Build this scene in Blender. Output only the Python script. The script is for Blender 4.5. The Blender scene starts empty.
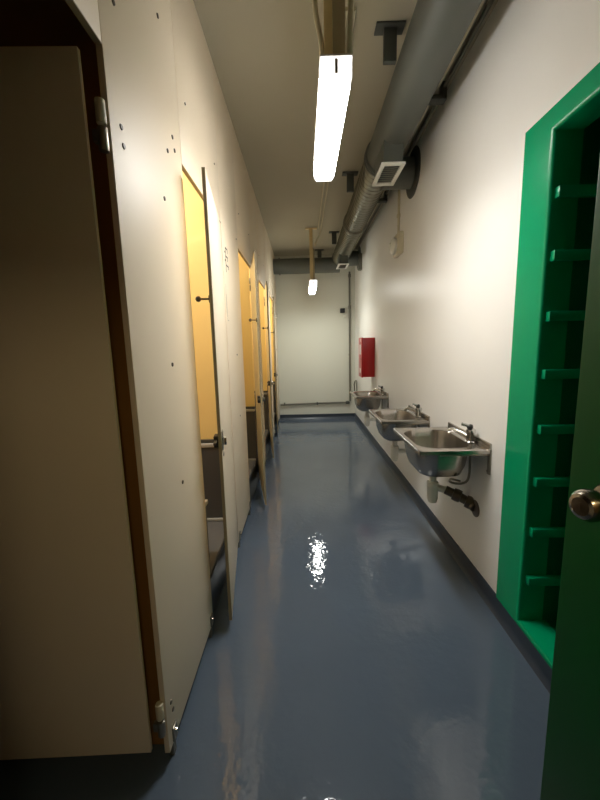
import bpy, bmesh, math, random
from mathutils import Vector, Matrix
random.seed(4)
PI = math.pi
SC = bpy.context.scene
COL = SC.collection

# ------------------------------------------------------------------ materials
def srgb(r, g, b):
    f = lambda c: (c/12.92 if c <= .04045 else ((c+.055)/1.055)**2.4)
    return (f(r/255), f(g/255), f(b/255), 1)

def mat(name, col, rough=.5, metal=0., var=.06, scale=6., bump=0., bscale=40., spec=.5, coat=0.):
    m = bpy.data.materials.new(name); m.use_nodes = True
    nt = m.node_tree; N = nt.nodes; L = nt.links
    b = N['Principled BSDF']
    b.inputs['Roughness'].default_value = rough
    b.inputs['Metallic'].default_value = metal
    b.inputs['Specular IOR Level'].default_value = spec
    b.inputs['Coat Weight'].default_value = coat
    tc = N.new('ShaderNodeTexCoord')
    nz = N.new('ShaderNodeTexNoise'); nz.inputs['Scale'].default_value = scale
    nz.inputs['Detail'].default_value = 5
    L.new(tc.outputs['Object'], nz.inputs['Vector'])
    mx = N.new('ShaderNodeMix'); mx.data_type = 'RGBA'
    lo = tuple(c*(1-var) for c in col[:3])+(1,); hi = tuple(min(1, c*(1+var)) for c in col[:3])+(1,)
    mx.inputs[6].default_value = lo; mx.inputs[7].default_value = hi
    L.new(nz.outputs['Fac'], mx.inputs[0]); L.new(mx.outputs[2], b.inputs['Base Color'])
    if bump:
        n2 = N.new('ShaderNodeTexNoise'); n2.inputs['Scale'].default_value = bscale; n2.inputs['Detail'].default_value = 3
        L.new(tc.outputs['Object'], n2.inputs['Vector'])
        bp = N.new('ShaderNodeBump'); bp.inputs['Strength'].default_value = bump; bp.inputs['Distance'].default_value = .01
        L.new(n2.outputs['Fac'], bp.inputs['Height']); L.new(bp.outputs['Normal'], b.inputs['Normal'])
    return m

def floor_mat():
    m = mat('blue_floor_paint', srgb(85, 97, 111), rough=.13, var=.16, scale=1.6, spec=.5)
    nt = m.node_tree; N = nt.nodes; L = nt.links; b = N['Principled BSDF']
    tc = N.new('ShaderNodeTexCoord')
    big = N.new('ShaderNodeTexNoise'); big.inputs['Scale'].default_value = 5.; big.inputs['Detail'].default_value = 2
    fine = N.new('ShaderNodeTexNoise'); fine.inputs['Scale'].default_value = 26.; fine.inputs['Detail'].default_value = 2
    L.new(tc.outputs['Object'], big.inputs['Vector']); L.new(tc.outputs['Object'], fine.inputs['Vector'])
    b1 = N.new('ShaderNodeBump'); b1.inputs['Strength'].default_value = .07; b1.inputs['Distance'].default_value = .03
    b2 = N.new('ShaderNodeBump'); b2.inputs['Strength'].default_value = .3; b2.inputs['Distance'].default_value = .004
    L.new(big.outputs['Fac'], b1.inputs['Height']); L.new(fine.outputs['Fac'], b2.inputs['Height'])
    L.new(b1.outputs['Normal'], b2.inputs['Normal']); L.new(b2.outputs['Normal'], b.inputs['Normal'])
    # worn, duller patches of the paint film
    r = N.new('ShaderNodeTexNoise'); r.inputs['Scale'].default_value = 1.8; r.inputs['Detail'].default_value = 4
    L.new(tc.outputs['Object'], r.inputs['Vector'])
    mr = N.new('ShaderNodeMapRange'); mr.inputs[1].default_value = .4; mr.inputs[2].default_value = .65
    mr.inputs[3].default_value = .02; mr.inputs[4].default_value = .08
    L.new(r.outputs['Fac'], mr.inputs[0]); L.new(mr.outputs[0], b.inputs['Roughness'])
    return m

def emit_mat(name, col, strength, tex=0.):
    m = bpy.data.materials.new(name); m.use_nodes = True
    nt = m.node_tree; N = nt.nodes; L = nt.links
    for n in list(N):
        if n.type != 'OUTPUT_MATERIAL': N.remove(n)
    out = [n for n in N if n.type == 'OUTPUT_MATERIAL'][0]
    e = N.new('ShaderNodeEmission'); e.inputs['Strength'].default_value = strength
    e.inputs['Color'].default_value = col
    if tex:
        tc = N.new('ShaderNodeTexCoord'); v = N.new('ShaderNodeTexChecker'); v.inputs['Scale'].default_value = 90.
        L.new(tc.outputs['Object'], v.inputs['Vector'])
        v.inputs['Color1'].default_value = col
        v.inputs['Color2'].default_value = tuple(c*(1-tex) for c in col[:3])+(1,)
        L.new(v.outputs['Color'], e.inputs['Color'])
    L.new(e.outputs[0], out.inputs['Surface'])
    return m

M = {
 'floor': floor_mat(),
 'skirt': mat('blue_skirting_paint', srgb(46, 56, 68), .3, var=.1),
 'stall_floor': mat('grey_platform_paint', srgb(120, 122, 124), .35, var=.1, bump=.1),
 'dwarf': mat('grey_dwarf_wall_paint', srgb(80, 80, 78), .5, var=.08, bump=.15, bscale=15),
 'ledge': mat('pale_ledge', srgb(176, 176, 170), .5, var=.1),
 'white': mat('white_wall_paint', srgb(234, 232, 226), .36, var=.02, scale=2, bump=.05, bscale=9),
 'endw': mat('end_wall_paint', srgb(216, 216, 203), .6, var=.02, scale=2, bump=.05, bscale=9),
 'ceil': mat('ceiling_paint', srgb(174, 167, 146), .75, var=.03, scale=1.5),
 'cream': mat('cream_laminate', srgb(230, 214, 188), .48, var=.025, scale=3, bump=.02, bscale=14),
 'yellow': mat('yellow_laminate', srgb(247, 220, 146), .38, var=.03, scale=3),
 'brown': mat('brown_laminate', srgb(146, 106, 54), .4, var=.05),  # yellow divider laminate with its shade put into the colour
 'doorin': mat('pale_yellow_laminate', srgb(240, 220, 170), .38, var=.03, scale=3),
 'edge': mat('brown_panel_edge', srgb(150, 136, 104), .5, var=.1),
 'screw': mat('dull_screw_steel', srgb(78, 68, 52), .5, .2, var=.2),
 'chrome': mat('chrome', srgb(205, 205, 203), .14, 1., var=.02),
 'steel': mat('brushed_stainless', srgb(178, 172, 164), .27, 1., var=.06, scale=20),
 'zinc': mat('worn_zinc', srgb(150, 145, 132), .38, .9, var=.15, scale=30),
 'ductgrey': mat('painted_grey_duct', srgb(86, 88, 80), .55, .15, var=.05, scale=3),
 'spiral': mat('galvanised_spiral_duct', srgb(120, 118, 104), .3, .85, var=.12, scale=9),
 'enddk': mat('dark_grey_duct', srgb(92, 95, 88), .5, .1, var=.06),
 'bracket': mat('dark_grey_bracket', srgb(72, 74, 68), .5, .1, var=.08),
 'grillew': mat('white_grille_enamel', srgb(214, 212, 200), .4, var=.03),
 'black': mat('black_plastic', srgb(24, 24, 24), .5, var=.1),
 'pvc': mat('white_pvc', srgb(222, 220, 208), .35, var=.03),
 'conduit': mat('cream_conduit', srgb(205, 196, 168), .45, var=.03),
 'board': mat('cream_timber', srgb(218, 196, 146), .55, var=.06, scale=12),
 'boardd': mat('tan_timber', srgb(172, 156, 122), .6, var=.06, scale=12),
 'dirty': mat('blackened_pipe', srgb(96, 84, 70), .32, .3, var=.3, scale=25),
 'red': mat('red_enamel', srgb(178, 24, 28), .3, var=.04),
 'label': mat('worn_white_label', srgb(216, 200, 196), .5, var=.1),
 'pipe': mat('grey_pipe', srgb(112, 110, 98), .45, .2, var=.1),
 'green': mat('green_gloss_paint', srgb(0, 148, 98), .25, var=.05, scale=5, bump=.06, bscale=10, spec=.3),
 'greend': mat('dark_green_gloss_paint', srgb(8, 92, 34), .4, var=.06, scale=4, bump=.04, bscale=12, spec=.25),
 'greenn': mat('green_cupboard_paint', srgb(0, 88, 52), .35, var=.06, scale=5),
 'knob': mat('worn_nickel', srgb(176, 166, 150), .2, 1., var=.08, scale=30),
 'housing': mat('white_enamel_housing', srgb(224, 222, 214), .45, var=.02),
 'lamp1': emit_mat('lit_prismatic_diffuser', (1, .98, .95, 1), 10.),
 'lamp2': emit_mat('lit_cool_diffuser', (.98, 1, .94, 1), 9.),
 'cap1': emit_mat('glowing_end_cap', (1, .93, .90, 1), 1.0, .2),
 'ink': mat('dark_ink', srgb(52, 46, 40), .6, var=.1),
 'scratch': mat('scratched_laminate', srgb(170, 160, 140), .6, var=.1),
 'hall': mat('hall_wall_paint', srgb(140, 118, 82), .7, var=.03),
}

# ------------------------------------------------------------------ mesh builder
class MB:
    def __init__(self): self.b = bmesh.new()
    def _merge(self, t, mtx=None):
        if mtx is not None: bmesh.ops.transform(t, matrix=mtx, verts=t.verts)
        me = bpy.data.meshes.new('t'); t.to_mesh(me); t.free(); self.b.from_mesh(me); bpy.data.meshes.remove(me)
        return self
    def box(self, x0, x1, y0, y1, z0, z1, bev=0., mtx=None, seg=2):
        t = bmesh.new(); bmesh.ops.create_cube(t, size=1.)
        for v in t.verts:
            v.co = Vector(((x0+x1)/2+v.co.x*(x1-x0), (y0+y1)/2+v.co.y*(y1-y0), (z0+z1)/2+v.co.z*(z1-z0)))
        if bev:
            bev = min(bev, .45*min(abs(x1-x0), abs(y1-y0), abs(z1-z0)))
            bmesh.ops.bevel(t, geom=list(t.edges), offset=bev, segments=seg, profile=.5, affect='EDGES')
        return self._merge(t, mtx)
    def cyl(self, p0, p1, r, r2=None, n=20, bev=0.):
        p0 = Vector(p0); p1 = Vector(p1); d = p1-p0
        t = bmesh.new()
        bmesh.ops.create_cone(t, cap_ends=True, segments=n, radius1=r, radius2=r if r2 is None else r2, depth=d.length)
        if bev:
            es = [e for e in t.edges if any(len(f.verts) > 4 for f in e.link_faces)]
            bmesh.ops.bevel(t, geom=es, offset=bev, segments=2, profile=.5, affect='EDGES')
        q = Vector((0, 0, 1)).rotation_difference(d.normalized()).to_matrix().to_4x4()
        return self._merge(t, Matrix.Translation((p0+p1)/2) @ q)
    def tube(self, pts, r, n=12, smooth=True):
        pts = [Vector(p) for p in pts]
        if smooth and len(pts) > 2:                      # Catmull-Rom through the points
            P = [pts[0]]+pts+[pts[-1]]; out = []
            for i in range(1, len(P)-2):
                for k in range(6):
                    s = k/6; a, b, c, d = P[i-1], P[i], P[i+1], P[i+2]
                    out.append(.5*((2*b)+(c-a)*s+(2*a-5*b+4*c-d)*s*s+(3*b-3*c+d-a)*s**3))
            out.append(pts[-1]); pts = out
        b = self.b; rings = []; up = None
        for i, p in enumerate(pts):
            d = (pts[min(i+1, len(pts)-1)]-pts[max(i-1, 0)]).normalized()
            if up is None:
                up = d.orthogonal().normalized()
            up = (up-up.dot(d)*d).normalized(); s = d.cross(up)
            rings.append([b.verts.new(p+r*(math.cos(2*PI*k/n)*up+math.sin(2*PI*k/n)*s)) for k in range(n)])
        for A, B in zip(rings, rings[1:]):
            for k in range(n): b.faces.new((A[k], A[(k+1) % n], B[(k+1) % n], B[k]))
        b.faces.new(rings[0][::-1]); b.faces.new(rings[-1])
        return self
    def lathe(self, prof, o, axis, n=28):               # prof: (radius, distance along the axis)
        o = Vector(o); ax = Vector(axis).normalized(); u = ax.orthogonal().normalized(); w = ax.cross(u)
        b = self.b; rings = []
        for r, h in prof:
            rings.append([b.verts.new(o+ax*h+max(r, 1e-4)*(math.cos(2*PI*k/n)*u+math.sin(2*PI*k/n)*w)) for k in range(n)])
        for A, B in zip(rings, rings[1:]):
            for k in range(n): b.faces.new((A[k], A[(k+1) % n], B[(k+1) % n], B[k]))
        b.faces.new(rings[0][::-1]); b.faces.new(rings[-1])
        return self
    def loft(self, rings, cap0=True, cap1=True, closed=False):
        b = self.b; R = [[b.verts.new(p) for p in r] for r in rings]; n = len(R[0])
        pairs = list(zip(R, R[1:]))+([(R[-1], R[0])] if closed else [])
        for A, B in pairs:
            for k in range(n): b.faces.new((A[k], A[(k+1) % n], B[(k+1) % n], B[k]))
        if not closed:
            if cap0: b.faces.new(R[0][::-1])
            if cap1: b.faces.new(R[-1])
        return self
    def build(self, name, m, parent=None, origin=None, angle=38):
        bmesh.ops.recalc_face_normals(self.b, faces=self.b.faces)
        o3 = Vector(origin) if origin is not None else (parent['_o'] if parent is not None and '_o' in parent else None)
        org = ORIG.get(parent.name, Vector()) if parent is not None else (Vector(origin) if origin is not None else Vector())
        if org.length: bmesh.ops.translate(self.b, verts=self.b.verts, vec=-org)
        me = bpy.data.meshes.new(name); self.b.to_mesh(me); self.b.free()
        for p in me.polygons: p.use_smooth = True
        me.set_sharp_from_angle(angle=math.radians(angle))
        ms = m if isinstance(m, (list, tuple)) else [m]
        for x in ms: me.materials.append(M[x])
        o = bpy.data.objects.new(name, me); COL.objects.link(o)
        if parent is not None:
            o.parent = parent; ORIG[o.name] = org
        else:
            o.location = org; ORIG[o.name] = org
        return o
ORIG = {}

def tag(o, label, cat, group=None, kind='thing'):
    o['label'] = label; o['category'] = cat; o['kind'] = kind
    if group: o['group'] = group
    return o
def thing(name, loc, label, cat, group=None):
    o = bpy.data.objects.new(name, None); COL.objects.link(o); o.location = loc
    o.empty_display_size = .1; ORIG[o.name] = Vector(loc)
    return tag(o, label, cat, group)
def struct(name, mb, m, label=None):
    o = mb.build(name, m); o['kind'] = 'structure'
    if label: o['label'] = label
    return o
def rename(o, label): o['label'] = label
def copy_thing(root, delta, label):
    r = root.copy(); COL.objects.link(r); r.location = Vector(root.location)+Vector(delta); r['label'] = label
    for ch in root.children:
        c = ch.copy(); COL.objects.link(c); c.parent = r
        for g in ch.children:
            d = g.copy(); COL.objects.link(d); d.parent = c
    return r

# ------------------------------------------------------------------ dimensions
L, R, E, CEIL, BACK = -.48, .985, 6.8, 3.03, -.22     # partition face, right wall, end wall, ceiling, entrance wall
STALL = -1.85                                          # wall behind the cubicles
PLAT = .235
Y0 = [1.0+1.29*k for k in range(5)]                    # near edge of each pilaster
PW = [.585, .57, .57, .57, E-6.16]
TOP = 2.155

# ------------------------------------------------------------------ the setting
struct('floor', MB().box(STALL-.1, R+.1, -1.7, E+.1, -.1, 0), 'floor')
struct('ceiling', MB().box(STALL-.1, 1.75, -1.7, E+.1, CEIL, CEIL+.1), 'ceil')
struct('wall_end', MB().box(STALL-.1, R+.1, E, E+.1, 0, CEIL), 'endw')
struct('wall_left', MB().box(STALL-.1, STALL, BACK-.1, E, 0, CEIL), 'dwarf')
NY0, NY1, NZ0, NZ1 = .88, 1.5, .10, 2.19               # cupboard opening in the right wall
w = MB()
w.box(R, R+.1, NY1, E, 0, CEIL).box(R, R+.1, BACK-.1, NY0, 0, CEIL).box(R, R+.1, NY0, NY1, NZ1, CEIL).box(R, R+.1, NY0, NY1, 0, NZ0)
struct('wall_right', w, 'white')
w = MB()                                               # entrance wall with its doorway
w.box(STALL, -.16, BACK-.1, BACK, 0, CEIL).box(.74, R, BACK-.1, BACK, 0, CEIL).box(-.16, .74, BACK-.1, BACK, 2.1, CEIL)
struct('wall_near', w, 'hall')
struct('wall_hall', MB().box(STALL, R+.1, -1.7, -1.6, 0, CEIL).box(R, R+.1, -1.6, BACK-.1, 0, CEIL).box(STALL-.1, STALL, -1.6, BACK-.1, 0, CEIL), 'hall')
w = MB()                                               # the cupboard inside the wall
w.box(R+.1, 1.7, NY1, NY1+.04, 0, 2.3).box(R+.1, 1.7, NY0-.44, NY0-.4, 0, 2.3).box(1.66, 1.7, NY0-.4, NY1, 0, 2.3)
w.box(R+.1, 1.66, NY0-.4, NY1, 2.26, 2.3).box(R+.1, 1.66, NY0-.4, NY1, .02, NZ0)
struct('wall_cupboard', w, 'greenn')
# painted lining round the opening
w = MB()
def frame_ring(x, gi, go=None):                        # rectangle grown by gi round the opening, or by the band widths
    if go is None: y0, y1, z0, z1 = NY0-gi, NY1+gi, NZ0-gi*.3, NZ1+gi
    else: y0, y1, z0, z1 = NY0-.10+go, NY1+.185-go, .085, NZ1+.09-go
    return [Vector((x, y0, z0)), Vector((x, y1, z0)), Vector((x, y1, z1)), Vector((x, y0, z1))]
w.loft([frame_ring(R+.002, 0, 0), frame_ring(R-.008, 0, 0), frame_ring(R-.012, 0, .004), frame_ring(R-.012, .016), frame_ring(R-.0105, .008), frame_ring(R-.006, .002),
        frame_ring(R+.002, -.001), frame_ring(R+.104, -.001)], cap0=False, cap1=False)
w.box(R-.006, R+.12, NY0, NY1, .08, NZ0+.004, .004)
struct('trim_1', w, 'green', 'bright green gloss painted band around the cupboard opening')
# coved skirting in floor paint
def skirting(name, pts, nrm, h=.085):
    prof = [(0, h), (.008, h), (.010, h-.006), (.010, .035), (.016, .016), (.032, .0)]
    mb = MB(); rings = []
    for p in pts:
        rings.append([Vector((p[0]+nrm[0]*a, p[1]+nrm[1]*a, z)) for a, z in prof]+[Vector((p[0], p[1], 0))])
    mb.loft(rings); struct(name, mb, 'skirt')
skirting('baseboard_right', [(R, BACK), (R, E)], (-1, 0))
skirting('baseboard_end', [(L, E), (R, E)], (0, -1))
# raised platform under the cubicles
struct('floor_platform', MB().box(STALL, L-.035, 1.095, E, 0, PLAT, .012), 'stall_floor')
struct('trim_2', MB().box(L-.036, L-.026, 1.095, E, 0, PLAT-.012), 'skirt')

# ------------------------------------------------------------------ cubicle dividers and dwarf walls
dl = ['dark brown divider panel behind the wide-open cubicle door beside the entrance',
      'yellow divider panel seen through the first narrow gap, above a grey dwarf wall',
      'yellow divider panel seen through the second cubicle gap along the row',
      'yellow divider panel seen through the third cubicle gap along the row',
      'yellow divider panel seen through the last cubicle gap before the end wall']
for k, y in enumerate(Y0):
    t = thing('cubicle_divider', (-1.1, y+.03, 0), dl[k], 'divider', 'panels dividing the cubicles')
    if k == 0:
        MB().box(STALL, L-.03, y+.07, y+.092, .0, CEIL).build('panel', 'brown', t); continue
    MB().box(STALL, L-.03, y+.012, y+.034, .80, CEIL).build('panel', 'yellow', t)
    MB().box(STALL, L-.03, y-.02, y+.07, .75, .775, .006).build('ledge', 'ledge', t)
    MB().box(STALL, L-.03, y+.0, y+.045, .775, .80, .004).build('rail', 'bracket', t)
    MB().box(STALL, L-.03, y-.01, y+.06, PLAT, .75).build('dwarf_wall', 'dwarf', t)
    MB().box(STALL, L-.036, y-.035, y-.01, PLAT, PLAT+.02, .008).build('cove', 'ledge', t)
tag(MB().box(-.85, -.55, 1.11, 1.84, PLAT, .56, .012).build('plinth', 'dwarf'), 'low grey block with a pale edge standing inside the first gap', 'plinth')
o = bpy.data.objects['plinth']
MB().box(-.86, -.543, 1.105, 1.85, .555, .58, .006).build('plinth_cap', 'ledge', o)

# ------------------------------------------------------------------ cubicle fronts
pl = ['wide cream pilaster panel nearest the entrance, with dark screw heads',
      'cream pilaster panel with scrawled marks between the first and second gaps',
      'cream pilaster panel beyond the second gap, behind the widest-swung far door',
      'narrow cream pilaster panel second from the end wall',
      'last cream pilaster panel against the end wall, with a white hook']
hd = ['cream panel over the wide-open dark cubicle by the entrance',
      'cream panel over the first narrow yellow gap',
      'cream panel over the second yellow gap, above the forked door tops',
      'cream panel over the third yellow gap',
      'cream panel over the last yellow gap before the end wall']
screws0 = [(1.08, 2.13+.18), (1.06, 2.0), (1.065, 1.955), (1.42, 2.12), (1.35, 1.93), (1.485, 2.20), (1.50, 2.16), (1.30, 1.345), (1.31, .89), (1.04, .21), (1.05, .17), (1.42, 2.55), (1.12, 2.60)]
def screw(y, z, t, r=.0085):
    MB().cyl((L-.002, y, z), (L+.003, y, z), r, r*.8, 12).build('screw', 'screw', t)
for k, y in enumerate(Y0):
    t = thing('cubicle_pilaster', (L-.013, y+PW[k]/2, 0), pl[k], 'partition panel', 'cream pilasters between the cubicle doors')
    MB().box(L-.018, L, y, y+PW[k]-.0015, .055, CEIL, .002).build('panel', 'cream', t)
    if k == 0:
        for a, b in screws0: screw(a, b, t)
    else:
        for a, b in [(.06, 2.0), (.06, 1.95), (PW[k]-.07, 2.2), (.3, 1.35), (.3, .9)]: screw(y+a, b, t, .007)
    for yy in ((y+.045, y+PW[k]-.035) if k < 4 else (y+.045,)):
        f = MB(); f.box(L-.017, L-.001, yy-.012, yy+.012, PLAT if 0 else .0, .07, .003).box(L-.004, L+.007, yy-.016, yy+.016, .06, .115, .003)
        f = f.build('foot', 'zinc', t)
        MB().cyl((L+.006, yy, .095), (L+.013, yy, .095), .007, .005, 10).build('bolt', 'chrome', f)
    if k == 1:                                          # marks on the pilaster
        s = MB(); Yc, Zc = 2.37, 2.03
        def st(y0, z0, y1, z1, wd=.009): s.box(L-.001, L+.0008, min(y0, y1)-wd/2, max(y0, y1)+wd/2, min(z0, z1)-wd/2, max(z0, z1)+wd/2)
        st(Yc, Zc, Yc, Zc-.055); st(Yc, Zc, Yc+.06, Zc); st(Yc+.06, Zc, Yc+.06, Zc-.02)
        st(Yc, Zc-.05, Yc+.06, Zc-.05); st(Yc, Zc-.065, Yc, Zc-.115); st(Yc+.06, Zc-.05, Yc+.06, Zc-.07)
        st(Yc, Zc-.105, Yc+.075, Zc-.105); st(Yc, Zc-.12, Yc, Zc-.145); st(Yc+.075, Zc-.105, Yc+.075, Zc-.118)
        s.build('scrawl', 'ink', t)
        s = MB()
        st(2.325, 1.80, 2.325, 1.60, .003); st(2.337, 1.74, 2.337, 1.58, .004); st(2.337, 1.575, 2.37, 1.575, .005); st(2.315, 1.72, 2.315, 1.62, .002)
        s.build('scratch', 'scratch', t)
    if k == 4:
        h = MB(); h.box(L-.002, L+.008, 6.30, 6.36, 1.90, 2.0, .002).tube([(L+.005, 6.33, 1.92), (L+.05, 6.33, 1.90), (L+.075, 6.33, 1.96)], .008)
        h.build('coat_hook', 'grillew', t)
# panels over the openings
prev = BACK
for k, y in enumerate(Y0):
    a = (BACK+.5 if k == 0 else Y0[k-1]+PW[k-1]); 
    t = thing('cubicle_header', (L-.013, (a+y)/2, TOP), hd[k], 'partition panel', 'cream panels above the cubicle openings')
    MB().box(L-.018, L, a+.0015, y-.0015, TOP, CEIL, .002).build('panel', 'cream', t)
    MB().box(L-.0175, L-.0005, a+.003, y-.003, TOP-.003, TOP).build('edge_strip', 'edge', t)
    for yy in (a+.1, y-.1): screw(yy, TOP+.28, t, .006)
t = thing('cubicle_pilaster', (L-.013, .03, 0), 'cream panel beside the entrance wall, before the dark cubicle', 'partition panel', 'cream pilasters between the cubicle doors')
MB().box(L-.018, L, BACK, BACK+.5, .055, CEIL, .002).build('panel', 'cream', t)

# cubicle doors: modelled along -Y from the hinge, outer face at X = 0, then turned
door_labels = ['dark shaded cubicle door swung fully inward beside the entrance',
    'cream cubicle door slightly ajar, first in the row, with lock and long coat hook',
    'cubicle door swung out furthest, showing its pale yellow inner face',
    'cubicle door standing ajar third along the row, seen almost edge-on',
    'last ajar cubicle door before the end wall']
def make_door(k, hinge_y, ang, w):
    t = thing('stall_door', (L, hinge_y, 0), door_labels[k], 'door', 'cubicle doors along the left row')
    T = .014
    def put(mb, name, m, par=t):
        o = mb.build(name, m, None); o.parent = par; return o
    # leaf: cream outside, yellow inside
    o = put(MB().box(-T*.5, 0, -w, -.012, .088 if k == 0 else .066, 2.135, .0015), 'outer_face', 'cream')
    o = put(MB().box(-T, -T*.5, -w, -.012, .088 if k == 0 else .066, 2.135, .0015), 'inner_face', 'doorin')
    put(MB().box(-T-.0003, .0003, -w-.0015, -w, .06, 2.135), 'edge_band', 'edge')
    # coat hook with a ball end on the inner face
    h = MB(); hy = -w+.03
    h.cyl((-T, hy, 1.615), (-T-.045, hy, 1.615), .0045, n=10).lathe([(.004, 0), (.011, .004), (.013, .012), (.010, .02), (.002, .024)], (-T-.04, hy, 1.615), (-1, 0, 0), 14)
    h.cyl((-T, hy, 1.615), (-T-.006, hy, 1.615), .016, n=14)
    put(h, 'coat_hook', 'screw')
    # lock: body inside, bolt past the edge, indicator outside
    b = put(MB().box(-T-.022, -T, -w+.005, -w+.06, .945, 1.0, .004), 'lock', 'black')
    put(MB().box(-T-.018, -T-.006, -w-.05, -w+.01, .972, .984, .003), 'bolt', 'screw', b)
    i = MB(); i.box(0, .006, -w+.008, -w+.05, .93, 1.02, .003).box(.006, .022, -w+.012, -w+.026, .955, .99, .003)
    put(i, 'indicator_plate', 'chrome')
    put(MB().lathe([(.012, 0), (.012, .003), (.004, .005)], (0, -w+.06, .90), (1, 0, 0), 14), 'bolt_cap', 'zinc')
    ho = .028 if k == 0 else 0.
    for z in (.20, 1.965) if k == 0 else (.17, 2.0):
        hg = put(MB().cyl((-.012, ho-.004, z-.06), (-.012, ho-.004, z-.004), .0125, n=14, bev=.002).box(-.02, -.004, -.03 if k else 0, -.004 if k else .03, z-.04, z-.01, .002), 'hinge', 'zinc')
        put(MB().cyl((-.012, ho-.004, z+.004), (-.012, ho-.004, z+.06), .0125, n=14, bev=.002), 'knuckle', 'conduit' if k == 0 else 'zinc', hg)
    t.rotation_euler.z = ang
    return t
W = .70
make_door(0, .978, math.radians(-88), .71).location.x = L-.04
make_door(1, Y0[1]-.016, math.asin(.095/W), W)
make_door(2, Y0[2]-.016, math.asin(.135/W), W)
make_door(3, Y0[3]-.016, math.asin(.095/W), W)
make_door(4, Y0[4]-.016, math.asin(.06/W), W)

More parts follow.
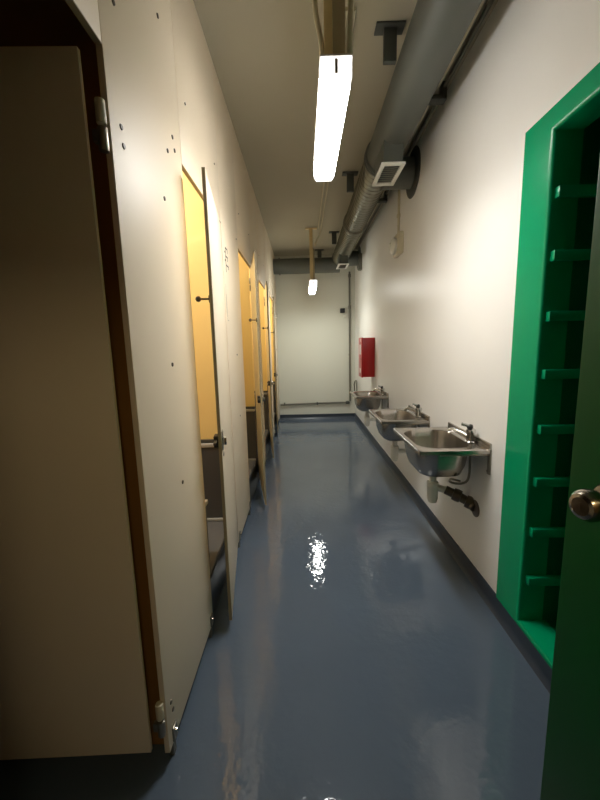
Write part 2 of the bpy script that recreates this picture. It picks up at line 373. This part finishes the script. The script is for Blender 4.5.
# ------------------------------------------------------------------ wash basins
def rrect(cx, cy, hx, hy, r, z, n=15):
    pts = []
    for (sx, sy, a0) in ((1, 1, 0), (-1, 1, 90), (-1, -1, 180), (1, -1, 270)):
        for k in range(n+1):
            a = math.radians(a0+90*k/n)
            pts.append(Vector((cx+sx*(hx-r)+r*math.cos(a), cy+sy*(hy-r)+r*math.sin(a), z)))
    return pts
bl = ['stainless wash basin nearest the camera, beside the green cupboard opening',
      'middle stainless wash basin of the row on the white wall',
      'farthest stainless wash basin, below the red wall box']
def make_basin(yc, z, first, label):
    t = thing('wash_basin', (R, yc, z), label, 'sink', 'stainless basins along the white wall')
    x0, x1, hy = .60, R+.002, .275; cx = (x0+x1)/2; hx = (x1-x0)/2
    bx = cx-.012; bhx = .145; bhy = .215
    rings = [rrect(cx, yc, hx-.004, hy-.004, .012, z-.022), rrect(cx, yc, hx, hy, .014, z-.022), rrect(cx, yc, hx, hy, .014, z-.003), rrect(cx, yc, hx-.004, hy-.004, .014, z),
             rrect(bx, yc, bhx+.012, bhy+.012, .112, z), rrect(bx, yc, bhx+.002, bhy+.002, .105, z-.006), rrect(bx, yc, bhx-.004, bhy-.006, .10, z-.05),
             rrect(bx, yc, bhx-.012, bhy-.02, .095, z-.125), rrect(bx, yc, bhx-.03, bhy-.045, .08, z-.178), rrect(bx, yc, bhx-.06, bhy-.09, .06, z-.198), rrect(bx, yc, .03, .03, .029, z-.203),
             rrect(bx, yc, .03, .03, .029, z-.207), rrect(bx, yc, bhx-.058, bhy-.088, .06, z-.203), rrect(bx, yc, bhx-.026, bhy-.041, .08, z-.182),
             rrect(bx, yc, bhx-.008, bhy-.016, .095, z-.127), rrect(bx, yc, bhx, bhy-.002, .10, z-.05), rrect(bx, yc, bhx+.004, bhy+.004, .105, z-.012), rrect(cx, yc, hx-.006, hy-.006, .012, z-.006)]
    MB().loft(rings, closed=True).build('basin', 'steel', t, angle=50)
    MB().box(R-.012, R+.001, yc-hy, yc+hy, z-.004, z+.032, .003).build('splash_back', 'steel', t)
    MB().lathe([(.034, 0), (.034, .004), (.022, .005), (.018, .001)], (bx, yc, z-.205), (0, 0, 1), 20).build('drain', 'chrome', t)
    for s in (-1, 1):
        b = MB(); yy = yc+s*(hy-.012)
        b.box(R-.008, R+.001, yy-.014, yy+.014, z-.14, z-.002, .002).box(x0+.12, R-.002, yy-.003, yy+.003, z-.034, z-.010, .001)
        b.cyl((R-.002, yy, z-.12), (R-.014, yy, z-.12), .006, n=10)
        b.build('bracket', 'zinc', t)
    # pillar tap on the ledge: body, spout, lever
    ty = yc-.12; tx = .945
    tp = MB(); tp.lathe([(.028, 0), (.028, .006), (.024, .01), (.023, .05), (.026, .058), (.026, .074), (.014, .082)], (tx, ty, z), (0, 0, 1), 22)
    tp = tp.build('tap', 'chrome', t)
    MB().tube([(tx-.008, ty+.008, z+.030), (tx-.03, ty+.05, z+.044), (tx-.062, ty+.10, z+.052), (tx-.078, ty+.125, z+.036)], .0125, 14).build('spout', 'chrome', tp)
    MB().tube([(tx, ty, z+.078), (tx-.012, ty, z+.094), (tx-.05, ty+.01, z+.106)], .0095, 12).build('lever', 'chrome', tp)
    MB().lathe([(.012, 0), (.017, .004), (.017, .018), (.008, .024)], (tx-.004, ty, z+.080), (-.35, 0, 1), 16).build('tap_cap', 'black', tp)
    # white bottle trap and waste
    tr = MB(); bz = z-.205
    tr.lathe([(.028, 0), (.030, -.02), (.024, -.022), (.022, -.07), (.034, -.075), (.036, -.10), (.033, -.104), (.033, -.18), (.026, -.205), (.012, -.21)], (bx, yc, bz), (0, 0, 1), 24)
    tr.build('bottle_trap', 'pvc', t)
    if first:
        MB().cyl((bx+.02, yc-.005, bz-.11), (bx+.085, yc-.025, bz-.125), .021, n=18, bev=.003).build('trap_arm', 'pvc', t)
        d = MB(); p = [Vector((bx+.07, yc-.02, bz-.12)), Vector((bx+.13, yc-.05, bz-.145)), Vector((bx+.19, yc-.09, bz-.175)), Vector((R-.004, yc-.135, bz-.19))]
        for q0, q1 in zip(p, p[1:]): d.cyl(q0, q1, .027, n=18, bev=.004)
        for q in p[1:3]: d.lathe([(.02, -.024), (.037, -.022), (.039, 0), (.037, .022), (.02, .024)], q, (.75, -.45, -.25), 18)
        d.lathe([(.05, 0), (.05, .005), (.03, .008)], (R+.001, yc-.135, bz-.19), (-1, 0, 0), 20)
        d.build('waste_pipe', 'dirty', t)
        MB().tube([(tx, ty, z-.02), (tx, ty, bz-.0), (tx-.03, ty+.02, bz-.05), (tx-.09, ty+.03, bz-.045), (bx+.12, yc+.02, bz-.07), (R-.01, yc+.06, bz-.10)], .007, 10).build('supply_hose', 'zinc', t)
    else:
        MB().tube([(bx+.025, yc, bz-.12), (bx+.12, yc, bz-.125), (R-.002, yc, bz-.13)], .02, 16).build('trap_arm', 'pvc', t)
        MB().tube([(tx, ty, z-.02), (tx, ty, bz-.03), (R-.004, ty, bz-.08)], .007, 10).build('supply_hose', 'zinc', t)
    return t
b1 = make_basin(2.10, .832, True, bl[0])
b2 = make_basin(3.02, .795, False, bl[1])
copy_thing(b2, (0, 1.36, -.0), bl[2])

# ------------------------------------------------------------------ ventilation duct
DX, DZ, DR = .668, 2.866, .129
t = thing('ventilation_duct', (DX, 3.4, DZ), 'long grey ventilation duct hanging under the ceiling along the right wall', 'duct')
MB().cyl((DX, BACK, DZ), (DX, 3.06, DZ), DR, n=48).build('painted_section', 'ductgrey', t)
sp = MB(); prof = []
y = 3.06
while y < 6.35:
    prof += [(DR-.002, y), (DR-.002, y+.055), (DR+.003, y+.06), (DR+.003, y+.066)]; y += .07
sp.lathe(prof, (DX, 0, DZ), (0, 1, 0), 48).build('spiral_section', 'spiral', t)
for yy in (3.08, 4.6):
    MB().lathe([(DR, -.03), (DR+.016, -.028), (DR+.016, -.016), (DR+.006, -.014), (DR+.006, .014), (DR+.016, .016), (DR+.016, .028), (DR, .03)], (DX, yy, DZ), (0, 1, 0), 48).build('joint_collar', 'zinc' if yy > 4 else 'ductgrey', t)
e = MB(); e.lathe([(.001, -.14), (.08, -.13), (.125, -.09), (.14, 0), (.14, .12), (.001, .125)], (DX, 6.45, DZ), (0, -1, 0), 40)
e.build('elbow', 'enddk', t)
e = MB().cyl((L+.001, 6.45, 2.775), (DX, 6.45, 2.775), .128, n=44).build('cross_section', 'enddk', t)
MB().cyl((-.385, 6.45, 2.775), (-.365, 6.45, 2.775), .142, n=44).build('joint_collar', 'enddk', t)
def vent(yc):
    v = MB(); v.box(DX-.085, DX+.045, yc-.15, yc+.15, 2.62, DZ-.06).build('outlet_box', 'ductgrey', t)
    g = MB(); z = 2.612
    x0, x1, a, b = DX-.105, DX+.06, yc-.17, yc+.17
    g.box(x0, x0+.028, a, b, z-.006, z+.01, .003).box(x1-.028, x1, a, b, z-.006, z+.01, .003)
    g.box(x0+.02, x1-.02, a, a+.03, z-.006, z+.01, .003).box(x0+.02, x1-.02, b-.03, b, z-.006, z+.01, .003)
    g = g.build('grille_frame', 'grillew', t)
    s = MB(); n = 9
    for k in range(n):
        yy = a+.045+(b-a-.09)*k/(n-1)
        s.box(-.06, .06, -.011, .011, -.0012, .0012, mtx=Matrix.Translation((DX-.022, yy, z+.006)) @ Matrix.Rotation(.7, 4, 'X'))
    s.build('louvre', 'zinc', g)
    br = MB().cyl((DX+.05, yc+.52, DZ-.02), (R-.02, yc+.52, DZ-.02), .12, n=40).build('branch', 'enddk', t)
    MB().lathe([(.12, 0), (.19, .0), (.195, .006), (.19, .012), (.12, .014)], (R+.001, yc+.52, DZ-.02), (-1, 0, 0), 44).build('wall_flange', 'bracket', br)
vent(2.80); vent(5.80)

hl = ['dark T-shaped duct bracket on the ceiling nearest the camera',
      'dark T-shaped duct bracket beside the far end of the long lit lamp',
      'dark T-shaped duct bracket near the end of the spiral duct']
def hanger(x, y, z1, lab):
    h = thing('duct_hanger', (x, y, CEIL), lab, 'bracket', 'T-shaped duct brackets on the ceiling')
    MB().box(x-.075, x+.075, y-.035, y+.04, CEIL-.012, CEIL, .003).build('ceiling_plate', 'bracket', h)
    MB().box(x-.032, x+.036, y-.014, y+.014, z1, CEIL-.012, .004).build('strut', 'bracket', h)
    return h
h0 = hanger(.490, 2.12, 2.86, hl[0])
copy_thing(h0, (0, 1.58, 0), hl[1]); copy_thing(h0, (0, 3.36, 0), hl[2])
h = hanger(.32, 6.43, 2.903, 'dark bracket holding the cross duct at the end wall')
for yy, lab in ((2.55, 'dark side clamp between the painted duct and right wall'), (4.15, 'dark side clamp between the spiral duct and right wall')):
    tag(MB().box(DX+.113, .95, yy-.03, yy+.03, 2.925, 2.955, .003).box(.92, .95, yy-.03, yy+.03, 2.93, CEIL, .003).build('side_clamp', 'bracket'), lab, 'bracket', 'clamps on the wall side of the duct')
tag(MB().cyl((.885, BACK, 2.992), (.885, 6.3, 2.992), .013, n=12).build('ceiling_pipe', 'conduit'), 'thin pipe along the ceiling corner beside the duct, the one nearer the duct', 'pipe', 'thin pipes in the ceiling corner')
tag(MB().cyl((.935, BACK, 3.0), (.935, 6.3, 3.0), .012, n=12).build('ceiling_pipe', 'pipe'), 'thin pipe along the ceiling corner beside the duct, the one nearer the wall', 'pipe', 'thin pipes in the ceiling corner')
tag(MB().box(R-.05, R+.001, 6.0, 6.1, 2.60, 2.85, .005).build('junction_box', 'pipe'), 'small upright grey box high on the right wall below the spiral duct', 'box')

# ------------------------------------------------------------------ lamps
ll = ['long lit prismatic lamp hanging nearest the camera', 'small-looking lit lamp hanging at the far end of the room']
def lamp(x, y0, y1, z, lm, lab, hw=.065):
    t = thing('strip_lamp', (x, (y0+y1)/2, z), lab, 'lamp', 'fluorescent strip lamps under the ceiling')
    def ring(y, sc, top=.048):
        return [Vector((x-hw*sc, y, z+top)), Vector((x-hw*sc, y, z+.02)), Vector((x-hw*.75*sc, y, z)), Vector((x+hw*.75*sc, y, z)), Vector((x+hw*sc, y, z+.02)), Vector((x+hw*sc, y, z+top))]
    MB().loft([ring(y0+.05, 1), ring(y1-.03, 1)]).build('diffuser', lm, t, angle=20)
    for ya, yb in ((y0, y0+.049), (y1-.029, y1)):
        MB().loft([ring(ya, .97, .088), ring(ya+.004, 1, .088), ring(yb, 1, .088)]).build('end_cap', 'cap1', t, angle=20)
    MB().box(x-hw-.004, x+hw+.004, y0+.05, y1-.03, z+.049, z+.0885).box(x-hw-.004, x+hw+.004, y0-.002, y1, z+.089, z+.096, .002).build('housing', 'housing', t)
    MB().box(x-.006, x+.006, y0-.004, y0+.012, z+.03, z+.08, .002).build('clip', 'zinc', t)
    return t
LX = .152
lamp(LX, 1.527, 2.355, 2.394, 'lamp1', ll[0], .060)
lamp(.170, 5.26, 6.06, 2.237, 'lamp2', ll[1], .051)
# the tubes' downward light through the prismatic panels
for nm, x, y0, y1, z, w_, en, c_ in (('tube_light', LX, 1.58, 2.32, 2.390, .085, 4.2, (1, .98, .95)), ('tube_light', .17, 5.31, 6.02, 2.233, .065, 2.9, (.98, 1, .94))):
    ld = bpy.data.lights.new(nm, 'AREA'); ld.shape = 'RECTANGLE'; ld.size = w_; ld.size_y = y1-y0; ld.energy = en; ld.color = c_; ld.spread = math.radians(160)
    lo = bpy.data.objects.new(nm, ld); COL.objects.link(lo); lo.location = (x, (y0+y1)/2, z)
# what the lamps hang from
t = thing('lamp_hanger', (LX, 1.545, 2.489), 'flat timber hanger dropping from the ceiling to the near lamp', 'hanger', 'timber hangers above the lamps')
MB().box(LX-.044, LX-.012, 1.54, 1.56, 2.488, CEIL, .002).build('pale_batten', 'board', t)
MB().box(LX-.012, LX+.036, 1.535, 1.565, 2.488, CEIL, .002).build('tan_batten', 'boardd', t)
t = thing('lamp_hanger', (.15, 5.29, 2.33), 'pale timber hanger with a ceiling foot above the far lamp', 'hanger', 'timber hangers above the lamps')
MB().box(.124, .170, 5.27, 5.31, 2.331, CEIL, .002).build('pale_batten', 'board', t)
MB().box(.072, .235, 5.26, 5.31, CEIL-.014, CEIL, .002).build('ceiling_foot', 'board', t)
MB().box(.172, .192, 5.28, 5.31, 2.331, 2.75, .002).build('tan_batten', 'boardd', t)
tag(MB().tube([(LX-.050, 1.555, 2.485), (LX-.056, 1.555, 2.56), (LX-.074, 1.56, 2.66), (LX-.077, 1.56, 2.8), (LX-.074, 1.56, CEIL)], .010, 12).build('lamp_cable', 'conduit'), 'wavy cream cable dropping beside the near lamp hanger', 'cable')
tag(MB().tube([(LX+.054, 1.56, 2.485), (LX+.060, 1.56, 2.65), (LX+.070, 1.56, 2.8), (LX+.078, 1.56, CEIL)], .011, 12).build('lamp_conduit', 'conduit'), 'straight cream conduit on the duct side of the near lamp hanger', 'conduit')
tag(MB().cyl((.250, 2.0, CEIL-.011), (.250, 5.255, CEIL-.011), .008, n=12).build('ceiling_conduit', 'conduit'), 'thin cream conduit along the ceiling running to the far hanger foot', 'conduit', 'twin conduits between the lamps')
tag(MB().tube([(.290, 2.0, CEIL-.011), (.290, 3.4, CEIL-.011), (.290, 4.9, CEIL-.013), (.285, 5.2, CEIL-.04), (.262, 5.27, CEIL-.11), (.225, 5.295, CEIL-.17), (.202, 5.295, CEIL-.24)], .009, 12).build('ceiling_conduit', 'conduit'), 'thin cream conduit along the ceiling that bends down into the far hanger', 'conduit', 'twin conduits between the lamps')

# ------------------------------------------------------------------ small fittings
t = thing('wall_box', (R, 5.07, .95), 'red metal box mounted on the white wall above the farthest basin', 'wall box')
MB().box(R-.16, R+.001, 4.93, 5.21, .95, 1.49, .006).build('case', 'red', t)
d = MB().box(R-.178, R-.161, 4.925, 5.215, .945, 1.495, .004).build('door', 'red', t)
MB().box(R-.1795, R-.178, 5.0, 5.16, 1.26, 1.40).box(R-.1795, R-.178, 5.02, 5.14, 1.0, 1.07).box(R-.1795, R-.178, 5.0, 5.04, 1.44, 1.48).build('worn_label', 'label', d)
MB().lathe([(.012, 0), (.012, .012), (.004, .014)], (R-.178, 4.985, 1.2), (-1, 0, 0), 14).build('latch', 'chrome', d)

t = thing('emergency_light', (R, 3.7, 2.36), 'round white fitting on a square base high on the right wall', 'wall light')
MB().box(R-.05, R+.001, 3.58, 3.80, 2.26, 2.46, .012).build('base', 'conduit', t)
MB().lathe([(.075, 0), (.080, .012), (.078, .03), (.055, .045), (.03, .05), (.028, .062), (.01, .066)], (R-.05, 3.70, 2.35), (-1, 0, 0), 30).build('dome', 'pvc', t)
tag(MB().tube([(R-.012, 3.74, 2.44), (R-.012, 3.74, 2.6), (R-.012, 3.74, 2.9)], .011, 12).box(R-.028, R+.001, 3.72, 3.76, 2.63, 2.66, .003).build('wall_conduit', 'conduit'), 'short white conduit dropping from the duct to the round wall fitting', 'conduit')

t = thing('corner_pipe', (.925, E-.03, 0), 'grey vertical pipe in the far right corner of the end wall', 'pipe')
MB().tube([(.88, E-.03, .33), (.88, E-.03, 1.5), (.88, E-.03, 2.72)], .017, 14).build('riser', 'pipe', t)
for z in (2.06, 2.62): MB().cyl((.88, E-.03, z), (.88, E-.03, z+.06), .025, n=14, bev=.003).build('coupling', 'pipe', t)
MB().box(.86, .90, E-.02, E+.001, 1.2, 1.23, .003).build('pipe_clip', 'pipe', t)
t = thing('floor_level_pipe', (.2, E-.03, .3), 'grey pipe running low across the end wall above the skirting', 'pipe')
MB().tube([(L+.02, E-.03, .285), (.2, E-.03, .30), (.86, E-.03, .305)], .016, 14).build('run', 'pipe', t)
MB().cyl((.80, E-.03, .305), (.87, E-.03, .305), .03, n=16, bev=.004).build('valve', 'bracket', t)
for x in (-.38, .25): MB().box(x-.012, x+.012, E-.05, E+.001, .275, .325, .003).build('pipe_clip', 'bracket', t)
t = thing('stop_tap', (R, 6.2, .5), 'small looped pipe with tap on the wall beyond the farthest basin', 'tap')
MB().tube([(R+.001, 6.5, .50), (R-.05, 6.5, .50), (R-.06, 6.46, .55), (R-.06, 6.45, .72), (R-.05, 6.35, .76), (R-.05, 6.28, .72), (R-.05, 6.26, .50)], .012, 12).build('loop', 'pipe', t)
MB().lathe([(.02, 0), (.026, .01), (.02, .02)], (R-.06, 6.45, .68), (-1, 0, 0), 16).build('handwheel', 'zinc', t)
t = thing('wall_sensor', (.775, E, 2.0), 'small black sensor with a white bracket high on the end wall', 'sensor')
MB().box(.705, .79, E-.07, E+.001, 1.99, 2.07, .006).build('body', 'black', t)
MB().lathe([(.03, 0), (.033, .02), (.025, .04), (.01, .045)], (.79, E+.001, 1.93), (0, -1, 0), 18).box(.79, .855, E-.02, E+.001, 1.95, 1.99, .004).build('bracket', 'pvc', t)

# ------------------------------------------------------------------ green cupboard cleats
order = ['topmost', 'second from the top', 'third from the top', 'fourth from the top', 'fourth from the bottom', 'third from the bottom', 'second from the bottom', 'lowest']
cb = MB().box(R+.012, 1.655, NY1-.026, NY1, 1.944, 1.984, .003).build('shelf_cleat', 'green')
for k in range(8):
    c = cb if k == 0 else cb.copy()
    if k: COL.objects.link(c)
    c.location.z = -.2355*k
    tag(c, 'green shelf cleat on the cupboard side wall, '+order[k]+' of eight', 'shelf cleat', 'green shelf cleats inside the cupboard')

# entrance door, standing open on the right
FE = Vector((.462, .60, 0)); ang = math.atan2(-.97, .24)
t = thing('entrance_door', (0, 0, 0), 'dark green entrance door standing open at the right, with a round knob', 'door')
def put(mb, name, m, par=t):
    o = mb.build(name, m, None); o.parent = par; return o
dw = .80                                               # local: +X from free edge to hinge, -Y... visible face at Y = 0
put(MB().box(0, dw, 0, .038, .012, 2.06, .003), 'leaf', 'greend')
kz, kx = 1.147, .072
kn = put(MB().lathe([(0.0299, 0.0000), (0.0299, 0.0029), (0.0264, 0.0076), (0.0176, 0.0095), (0.0114, 0.0123), (0.0106, 0.0247), (0.0141, 0.0285), (0.0220, 0.0351), (0.0251, 0.0456), (0.0242, 0.0551), (0.0194, 0.0627), (0.0141, 0.0646), (0.0132, 0.0627), (0.0026, 0.0627)], (kx, 0, kz), (0, -1, 0), 32), 'knob', 'knob')
put(MB().lathe([(.0145, .0), (.0145, .0015), (.011, .002)], (kx, -.0627, kz), (0, -1, 0), 24).box(kx-.0015, kx+.0015, -.0660, -.0642, kz-.007, kz+.007), 'keyhole', 'dirty', kn)
put(MB().box(-.0012, 0, .008, .030, kz-.06, kz+.06), 'latch_plate', 'zinc')
for z in (.25, 1.05, 1.85):
    put(MB().cyl((dw+.006, .0, z-.045), (dw+.006, .0, z+.045), .007, n=12), 'hinge', 'zinc')
t.location = FE; t.rotation_euler.z = ang

# ------------------------------------------------------------------ added warm fill light, unseen behind the doorway
ld = bpy.data.lights.new('hall_bulb', 'POINT'); ld.energy = 6.; ld.color = (1, .82, .48); ld.shadow_soft_size = .12
lo = bpy.data.objects.new('hall_bulb', ld); COL.objects.link(lo); lo.location = (.45, -1.15, 2.5)
# ------------------------------------------------------------------ ceiling lamps inside the cubicles
for k, W_ in enumerate((17, 7, 10, 13)):
    ld = bpy.data.lights.new('cubicle_bulb', 'POINT'); ld.energy = W_; ld.color = (1, .95, .88); ld.shadow_soft_size = .08
    lo = bpy.data.objects.new('cubicle_bulb', ld); COL.objects.link(lo); lo.location = (-1.35, Y0[k]+.55, 2.55)

# ------------------------------------------------------------------ camera
f = 355.; c = (300., 400.)
fw = Vector((303-c[0], 346-c[1], f)).normalized()
dn = Vector((362-c[0], 2830-c[1], f)); dn = (dn-dn.dot(fw)*fw).normalized()
rt = dn.cross(fw)
Mw = Matrix((rt, fw, -dn))                             # image axes (right, down, forward) -> world
c0 = Mw @ Vector((1, 0, 0)); c1 = Mw @ Vector((0, -1, 0)); c2 = Mw @ Vector((0, 0, -1))
rot = Matrix((c0, c1, c2)).transposed().to_4x4()
cd = bpy.data.cameras.new('camera'); cam = bpy.data.objects.new('camera', cd); COL.objects.link(cam)
cam.matrix_world = Matrix.Translation((0, 0, 1.4)) @ rot
cd.sensor_fit = 'HORIZONTAL'; cd.sensor_width = 36; cd.lens = f/600*36; cd.clip_start = .02
SC.camera = cam

# ------------------------------------------------------------------ world and view
wd = bpy.data.worlds.new('world'); SC.world = wd; wd.use_nodes = True
wd.node_tree.nodes['Background'].inputs[0].default_value = (.02, .02, .02, 1)
SC.view_settings.view_transform = 'Standard'; SC.view_settings.look = 'None'
SC.view_settings.gamma = 1; SC.view_settings.use_curve_mapping = False
SC.view_settings.exposure = 1.68
SC.cycles.use_denoising = True
SC.cycles.max_bounces = 12; SC.cycles.diffuse_bounces = 8; SC.cycles.sample_clamp_indirect = 6
